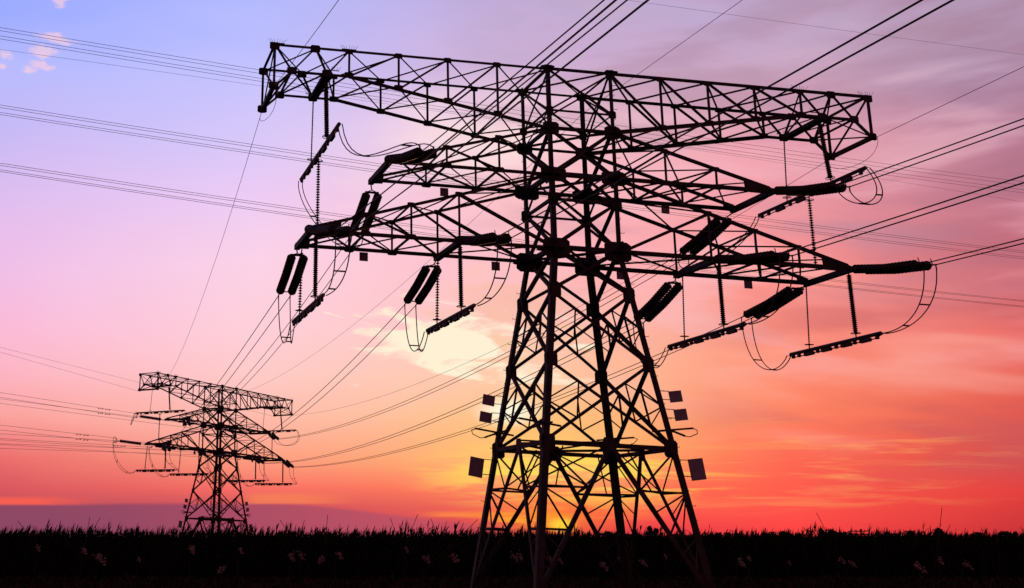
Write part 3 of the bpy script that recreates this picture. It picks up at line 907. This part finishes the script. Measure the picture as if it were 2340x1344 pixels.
# ground wires
GW = [('left', (-10.18, 15.77), -.155, 1.5), ('right', (10.18, 15.77), 0.0, 1.9)]
for nm, (x, z), sl, sag in GW:
    p = V((x, -BT - .2, z))
    pts = [MT @ V((x, p.y - 60.0 * j / 40, z + sl * 60.0 * j / 40 * (1 - j / 90))) for j in range(41)]
    wire(pts, 'thin ground wire from the near pylon upper %s arm tip towards the viewer' % nm, 'ground wires', .009, 'ground wire', 'ground_wire')
    wire(catenary(MT @ V((x, BT + .2, z)), MBG @ V((x, -BT - .2, z)), sag), 'thin ground wire between the upper %s arm tips of both pylons' % nm, 'ground wires', .009, 'ground wire', 'ground_wire')
    q = MBG @ V((x, BT + .2, z))
    dl = V((-.86, -.50, 0)).normalized()
    pts = [q + dl * t + V((0, 0, (.19 if nm == 'left' else .16) * t)) for t in [2.0 * j for j in range(24)]]
    wire(pts, 'thin ground wire leaving the far pylon upper %s arm tip to the left' % nm, 'ground wires', .009, 'ground wire', 'ground_wire')
    # slack loops joining the ground wire across the near pylon's arm tip
    c = bez([MT @ V((x, -BT - .25, z)), MT @ V((x + .35, -1.0, z - .85)), MT @ V((x - .25, 1.0, z - .75)), MT @ V((x, BT + .25, z))])
    wire(c, 'thin slack ground wire loop hanging at the near pylon upper %s arm tip' % nm, 'ground wires', .008, 'ground wire', 'ground_wire')
c0 = V((1.1, 1.15, 16.70))
wire([MT @ V((1.1, 1.15 - 70.0 * j / 40, 16.7 - .037 * 70.0 * j / 40)) for j in range(41)], 'thin fibre ground wire from the near pylon body towards the viewer', 'ground wires', .008, 'ground wire', 'ground_wire')
wire(catenary(MT @ c0, MBG @ V((1.1, -1.15, 16.7)), 1.5), 'thin fibre ground wire between the bodies of both pylons', 'ground wires', .008, 'ground wire', 'ground_wire')

# the other line crossing behind at right angles: three bundles of four and two ground wires
CR = [('upper', ((-12.9, 69.58, 33.913), (4.7, 77.8, 34.314), (86.67, 116.04, 37.625)), ((-12.89, 69.59, 33.698), (4.7, 77.79, 34.042), (86.55, 115.99, 37.226)), ((-12.87, 69.59, 33.33), (4.69, 77.79, 33.668), (86.41, 115.93, 36.728)), ((-12.86, 69.6, 33.115), (4.69, 77.79, 33.431), (86.31, 115.88, 36.38))),
      ('middle', ((-12.67, 69.69, 28.562), (5.9, 78.35, 28.536), (84.49, 115.03, 29.923)), ((-12.66, 69.69, 28.384), (5.89, 78.35, 28.338), (84.43, 115.0, 29.733)), ((-12.65, 69.7, 28.058), (5.89, 78.35, 28.008), (84.3, 114.94, 29.259)), ((-12.64, 69.7, 27.91), (5.88, 78.35, 27.844), (84.25, 114.91, 29.07))),
      ('lower', ((-12.5, 69.76, 24.664), (5.81, 78.31, 24.303), (82.99, 114.33, 24.647)), ((-12.5, 69.77, 24.519), (5.81, 78.31, 24.143), (82.97, 114.32, 24.555)), ((-12.49, 69.77, 24.231), (5.8, 78.31, 23.823), (82.83, 114.25, 24.052)), ((-12.48, 69.78, 24.115), (5.8, 78.31, 23.695), (82.8, 114.24, 23.961)))]
ORD = ('topmost', 'second', 'third', 'lowest')
def three(a, b, c):
    A, B, C = V(a), V(b), V(c)
    tb = (B - A).dot(C - A) / (C - A).length_squared
    sag = ((A.z + (C.z - A.z) * tb) - B.z) / (4 * tb * (1 - tb))
    out = []
    for i in range(61):
        t = -.35 + 1.7 * i / 60
        out.append(A + (C - A) * t + V((0, 0, -4 * sag * t * (1 - t))))
    return out
for nm, *ws in CR:
    for i, w in enumerate(ws):
        wire(three(*w), '%s wire of the %s bundle of the far line crossing behind both pylons' % (ORD[i], nm), 'wires of the crossing line', .014)
wire(three((37.75, 93.21, 47.392), (61.12, 104.12, 49.755), (90.99, 118.06, 52.903)), 'highest thin wire of the crossing line, in the upper right sky', 'wires of the crossing line', .012)
wire(three((-12.83, 69.61, 32.382), (4.69, 77.79, 33.092), (86.02, 115.74, 35.342)), 'faint single wire just below the upper bundle of the crossing line', 'wires of the crossing line', .009)

# ------------------------------------------------------------------ corn field
def leaf(m, base, az_, length, width, rise, droop, n=4, tw=0.0):
    d = V((math.cos(az_), math.sin(az_), 0)); s = V((-d.y, d.x, 0))
    prev = None
    for i in range(n + 1):
        t = i / n
        c = V(base) + d * (length * t * .8) + V((0, 0, rise * t - droop * t * t))
        w = width * (1 - t) ** .8 * (.55 + .9 * min(t * 3, 1) * .5)
        sd2 = (s * math.cos(tw * t) + V((0, 0, 1)) * math.sin(tw * t)) * w * .5
        cur = (c - sd2, c + sd2)
        if prev:
            m.poly([prev[0], prev[1], cur[1], cur[0]])
        prev = cur

def corn_plant(m, x, y, h, full):
    lean = V((random.uniform(-.06, .06), random.uniform(-.06, .06), 1))
    p = lambda t: V((x, y, 0)) + lean * (h * t)
    m.tube([p(0 if full else .5), p(.55), p(.92)], .016, 4, .008)
    a0 = random.uniform(0, 6.28)
    lv = range(11) if full else range(6, 11)
    for i in lv:
        t = .03 + .083 * i
        a = a0 + math.pi * (i % 2) + random.uniform(-.5, .5)
        up_ = .22 + .55 * (i / 10) ** 2
        top_ = i > 8
        leaf(m, p(t), a, random.uniform(.35, .6) if top_ else random.uniform(.55, .85), random.uniform(.06, .11) if top_ else random.uniform(.08, .13),
             random.uniform(.32, .62) if top_ else up_ * random.uniform(.9, 1.5), random.uniform(.02, .28) if top_ else random.uniform(.4, .9), 4, random.uniform(-1, 1))
    if random.random() < .75:                             # tassel
        for j in range(random.randint(4, 7)):
            a = random.uniform(0, 6.28); q = p(.90)
            r = random.uniform(.04, .20) if j else .03
            hh = random.uniform(.18, .42) if j else random.uniform(.38, .58)
            k = q + V((math.cos(a) * r * .5 + .03, math.sin(a) * r * .5, hh * .6))
            e = q + V((math.cos(a) * r + .10, math.sin(a) * r, hh))
            s = V((math.cos(a + 1.3), math.sin(a + 1.3), 0)) * random.uniform(.016, .032)
            m.poly([q - s * .4, q + s * .4, k + s, k - s])
            m.poly([k - s, k + s, e + s * .2, e - s * .2])
def corn_height(x, y):
    b = 2.17 - .0048 * (x + 12)
    b += .16 * noise.noise(V((x * .21, y * .21, 0))) + .30 * noise.noise(V((x * .75, y * .6, 4)))
    if random.random() < .10: b += random.uniform(.12, .28)
    return max(1.55, b - .10 + random.gauss(0, .16))
corn = MB()
for row in range(16):
    y = 57.0 + row * .72
    x0, x1 = -.19 * y - 3, .73 * y + 3
    x = x0
    while x < x1:
        yy = y + random.uniform(-.14, .14)
        corn_plant(corn, x, yy, corn_height(x, yy) * (1.0 if row < 3 else .945), row < 7)
        x += random.uniform(.20, .36) if random.random() > .07 else random.uniform(.5, .9)
for i in range(2600):
    y = random.uniform(68.5, 150)
    x = random.uniform(-.19 * y - 3, .73 * y + 3)
    lx, ly = x - 1.5, y - 111.3
    if abs(lx) < 2.5 and abs(ly) < 2.5: continue
    corn_plant(corn, x, y, corn_height(x, y) * .955, False)
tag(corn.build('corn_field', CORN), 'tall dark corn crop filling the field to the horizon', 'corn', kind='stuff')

# ------------------------------------------------------------------ weeds in front of the corn
wd = MB()
for i in range(7000):
    y = 41 + 15.8 * random.random() ** .8
    x = random.uniform(-.19 * y - 2, .73 * y + 2)
    h = random.uniform(.05, .24) * (1 + .5 * noise.noise(V((x * .4, y * .4, 1))))
    for j in range(random.randint(3, 5)):
        leaf(wd, (x + random.uniform(-.08, .08), y + random.uniform(-.08, .08), random.uniform(0, h * .5)), random.uniform(0, 6.28), random.uniform(.08, .24), random.uniform(.02, .06), h, random.uniform(.02, .14), 2, random.uniform(-.6, .6))
tag(wd.build('weeds', WEED), 'low dark weeds covering the ground in front of the corn', 'weeds', kind='stuff')

# pale dry plumes bending out of the front of the crop
def plume(x, z, size, lean, label):
    root = empty('dry_plume', Matrix.Translation((x, 56.3, 0)), label, 'dry plume', 'pale dry plumes along the corn edge')
    st = MB()
    top = V((lean * .25, 0, z))
    st.tube([(0, 0, 0), (0, 0.05, z * .6), top], .010, 5, .006)
    st.build('stem', STALKM, root)
    m = MB()
    sg = 1 if lean >= 0 else -1
    drop = min(1.0, abs(lean) * 1.1)
    axis = V((sg * (.10 + .38 * drop), 0, -.42)) * .75 * size
    sp_ = V((.012, 0, 0))
    m.poly([top - sp_, top + sp_, top + axis * 1.25 + sp_ * .4, top + axis * 1.25 - sp_ * .4])
    for j in range(int(60 * size) + 20):
        t = random.random() ** 1.4
        w_ = .075 * size * (1.1 - t * .75)
        b = top + axis * t + V((random.gauss(0, w_), random.gauss(0, w_ * .6), random.gauss(0, w_ * .9)))
        u1 = (axis.normalized() * random.uniform(.4, 1) + V((random.gauss(0, .32), random.gauss(0, .32), random.gauss(0, .32)))).normalized()
        u2 = u1.cross(V((random.gauss(0, 1), random.gauss(0, 1), random.gauss(0, 1)))).normalized()
        l_, h_ = random.uniform(.05, .11) * size, random.uniform(.018, .04) * size
        kk = b + u1 * l_ * .5 + u2.cross(u1) * l_ * .25
        m.poly([b - u2 * h_, b + u2 * h_, kk + u2 * h_ * 1.2, kk - u2 * h_ * 1.2])
        e_ = b + u1 * l_
        m.poly([kk - u2 * h_ * 1.2, kk + u2 * h_ * 1.2, e_ + u2 * h_ * .3, e_ - u2 * h_ * .3])
    m.build('seed_head', PLUME, root)
PL = [(-7.55, 1.49, 0.8, 0.25, 'left of the far pylon'),
      (-5.42, 1.39, 0.9, 0.3, 'left of the far pylon'),
      (-4.92, 1.06, 1.3, 0.9, 'left of the far pylon'),
      (-2.82, 0.94, 0.6, 0.3, 'left of the far pylon'),
      (-0.37, 1.45, 1.1, 0.2, 'below the far pylon'),
      (1.4, 0.57, 1.0, -0.7, 'below the far pylon'),
      (1.88, 1.37, 0.7, 0.4, 'below the far pylon'),
      (4.3, 1.14, 1.1, 0.2, 'between the pylons'),
      (4.73, 1.16, 0.9, 0.3, 'between the pylons'),
      (5.93, 1.02, 1.0, -0.4, 'between the pylons'),
      (6.41, 1.18, 0.9, 0.5, 'between the pylons'),
      (9.62, 1.41, 0.7, 0.4, 'between the pylons'),
      (10.48, 1.02, 1.0, 0.5, 'between the pylons'),
      (11.71, 1.1, 1.1, 0.6, 'between the pylons'),
      (14.59, 1.1, 1.0, 0.5, 'under the near pylon'),
      (15.0, 1.14, 0.9, 0.1, 'under the near pylon'),
      (16.14, 1.04, 0.9, 0.6, 'under the near pylon'),
      (16.7, 0.94, 0.8, 0.5, 'under the near pylon'),
      (18.62, 0.71, 1.0, 0.7, 'under the near pylon'),
      (19.42, 0.98, 0.8, 0.8, 'under the near pylon'),
      (20.47, 0.86, 0.9, 0.7, 'under the near pylon'),
      (21.76, 1.1, 0.6, 0.2, 'under the near pylon'),
      (23.45, 0.79, 0.8, 0.2, 'under the near pylon'),
      (25.09, 0.86, 1.0, 0.6, 'right of the near pylon'),
      (25.64, 1.02, 0.7, 0.2, 'right of the near pylon'),
      (27.49, 0.79, 0.5, 0.2, 'right of the near pylon'),
      (29.84, 0.94, 0.8, 0.5, 'right of the near pylon'),
      (30.24, 0.79, 0.8, 0.7, 'right of the near pylon'),
      (33.28, 0.67, 1.2, 0.8, 'near the right edge'),
      (34.49, 0.94, 0.9, 0.3, 'near the right edge'),
      (35.55, 0.71, 0.9, 0.8, 'near the right edge')]      # x, height, size, lean, where
def plume_label(i):
    x, z, s, l, where = PL[i]
    size = 'large' if s > .95 else 'medium' if s > .75 else 'small'
    pose = 'drooping' if abs(l) > .55 else 'leaning' if abs(l) > .25 else 'upright'
    return '%s %s pale dry plume %s' % (size, pose, where)
seen = {}
for i in range(len(PL)):
    seen.setdefault(plume_label(i), []).append(i)
RANK = ('leftmost', 'second', 'third', 'fourth', 'fifth')
for i, (x, z, s, l, where) in enumerate(PL):
    lb = plume_label(i)
    if len(seen[lb]) > 1:
        lb += ', ' + (RANK[seen[lb].index(i)] + ' from the left' if seen[lb].index(i) else 'leftmost')
    plume(x, z, s * .86, l, lb)
# bare stalks poking above the crop
STK = [((-8.65, 57.6, 2.65), (-8.26, 57.6, 2.2), 'short bare stalk leaning left at the far left of the corn'),
       ((-5.18, 57.6, 2.81), (-5.31, 57.6, 2.08), 'thin upright bare stalk left of the far pylon'),
       ((-4.66, 57.6, 2.81), (-4.94, 57.6, 2.35), 'bare stalk leaning right, left of the far pylon'),
       ((3.97, 57.6, 2.69), (4.22, 57.6, 2.29), 'bare stalk leaning left, just right of the far pylon'),
       ((5.15, 57.6, 2.69), (4.97, 57.6, 2.16), 'bare stalk leaning right, right of the far pylon'),
       ((6.27, 57.6, 2.92), (6.14, 57.6, 1.94), 'tall thin upright stalk between the two pylons'),
       ((11.24, 57.6, 2.75), (11.36, 57.6, 2.29), 'short bare stalk in the middle of the gap between the pylons'),
       ((12.6, 57.6, 2.65), (12.36, 57.6, 2.2), 'medium stalk leaning right, second stalk left of the near pylon'),
       ((9.28, 57.6, 2.77), (9.43, 57.6, 2.31), 'small bare stalk leaning left at the middle of the gap between the pylons'),
       ((10.62, 57.6, 2.96), (10.27, 57.6, 2.25), 'tall bent stalk leaning right in the gap between the pylons'),
       ((11.99, 57.6, 2.61), (11.77, 57.6, 2.14), 'short stalk leaning right, third stalk left of the near pylon'),
       ((12.8, 57.6, 2.55), (12.57, 57.6, 2.18), 'small stalk leaning right, close left of the near pylon'),
       ((13.49, 57.6, 2.71), (12.78, 57.6, 2.1), 'long stalk leaning far right against the near pylon left leg'),
       ((24.62, 57.6, 2.49), (24.42, 57.6, 1.88), 'thin bare stalk just right of the near pylon'),
       ((29.82, 57.6, 3.02), (30.13, 57.6, 2.2), 'long reddish stalk leaning left above the bushy corn'),
       ((35.9, 57.6, 3.26), (35.58, 57.6, 2.16), 'tallest upright bare stalk right of the near pylon'),
       ((36.16, 57.6, 2.47), (35.9, 57.6, 2.04), 'short stalk leaning right beside the tallest one'),
       ((39.52, 57.6, 2.37), (39.64, 57.6, 2.08), 'short stalk leaning left at the right edge'),
       ((38.32, 57.6, 2.25), (38.3, 57.6, 2.0), 'tiny upright stalk near the right edge')]
for a, b, lb in STK:
    A, B = V(a), V(b)
    d = (B - A) / (B.z - A.z)
    m = MB()
    foot = A + d * (0 - A.z)
    m.tube([foot - foot, lerp(foot, A, .5) - foot + V((.02, 0, 0)), A - foot], .016, 5, .013)
    m.tube([lerp(foot, A, .7) - foot, lerp(foot, A, .75) - foot + V((.1, .02, .08))], .008, 4)
    o = m.build('bare_stalk', STALKM)
    o.location = foot
    tag(o, lb, 'stalk', 'bare stalks above the corn')

# ------------------------------------------------------------------ distant trees and pole line
def tree(x, y, h, w, label, seed):
    rnd = random.Random(seed)
    root = empty('distant_tree', Matrix.Translation((x, y, 0)), label, 'tree', 'distant trees on the horizon')
    t = MB()
    t.tube([(0, 0, 0), (.1, 0, h * .35), (0, .1, h * .7)], .05 * h, 7, .02 * h)
    for j in range(5):
        a = rnd.uniform(0, 6.28); z0 = h * rnd.uniform(.3, .6)
        t.tube([(0, 0, z0), (math.cos(a) * w * .3, math.sin(a) * w * .3, z0 + h * .2)], .018 * h, 5, .008 * h)
    t.build('trunk', BARK, root)
    c = MB()
    lumps = [(rnd.gauss(0, .26) * w, rnd.gauss(0, .22) * w, h * rnd.uniform(.32, .84), rnd.uniform(.13, .25) * w) for _ in range(10)]
    lumps.append((0, 0, h * .86, .14 * w))
    for k in range(1500):
        lx, ly, lz, r = rnd.choice(lumps)
        d = V((rnd.gauss(0, 1), rnd.gauss(0, 1), rnd.gauss(0, 1))).normalized() * r * rnd.random() ** .4
        p = V((lx, ly, lz)) + d
        if p.z > h * 1.0: continue
        u1 = V((rnd.gauss(0, 1), rnd.gauss(0, 1), rnd.gauss(0, 1))).normalized(); u2 = u1.orthogonal().normalized()
        s = .06 * h * rnd.uniform(.6, 1.4)
        c.poly([p - u1 * s, p + u2 * s * .6, p + u1 * s, p - u2 * s * .6])
    c.build('crown', TREELEAF, root)
TR = [(71.61, 190, 3.41, 2.59, 'round dark tree on the horizon behind the near pylon right leg'),
      (98.6, 190, 3.01, 3.16, 'broad bushy tree under the leaning reddish stalk'),
      (107.8, 200, 2.57, 2.27, 'small dark tree left of the far pole'),
      (117.38, 190, 3.01, 3.3, 'broad dark tree at the foot of the tallest stalk'),
      (117.57, 205, 2.44, 2.64, 'small round tree between the far pole and the tallest stalk'),
      (99.0, 210, 2.38, 3.18, 'low wide tree midway right of the near pylon'),
      (134.77, 200, 2.57, 3.02, 'low tree near the right edge'),
      (133.03, 205, 2.44, 2.79, 'low tree right of the tallest stalk'),
      (97.03, 215, 2.23, 2.44, 'small low tree just right of the near pylon'),
      (107.84, 215, 2.23, 2.44, 'small low tree left of the broad bushy tree'),
      (76.88, 220, 2.63, 3.33, 'low tree behind the near pylon middle leg'),
      (116.13, 195, 2.62, 3.69, 'wide low tree between two stalks at right'),
      (90.96, 210, 2.38, 3.49, 'low bushy tree close to the near pylon right foot'),
      (97.59, 200, 2.57, 3.33, 'low round tree left of the leaning reddish stalk')]      # x, y, height, width
for i, t_ in enumerate(TR):
    tree(*t_, seed=20 + i)
pole = empty('utility_pole', Matrix.Translation((102.2, 185, 0)), 'distant wooden utility pole with two crossarms on the horizon', 'utility pole')
m = MB(); m.tube([(0, 0, 0), (0, 0, 2.85)], .14, 7, .11); m.build('post', BARK, pole)
for z in (2.53, 2.07):
    m = MB(); m.bar((-1.7, 0, z), (1.3, 0, z), .14, .16)
    for x in (-1.5, -.8, .6, 1.1): m.tube([(x, 0, z), (x, 0, z + .25)], .05, 5)
    m.build('pole_crossarm', BARK, pole)
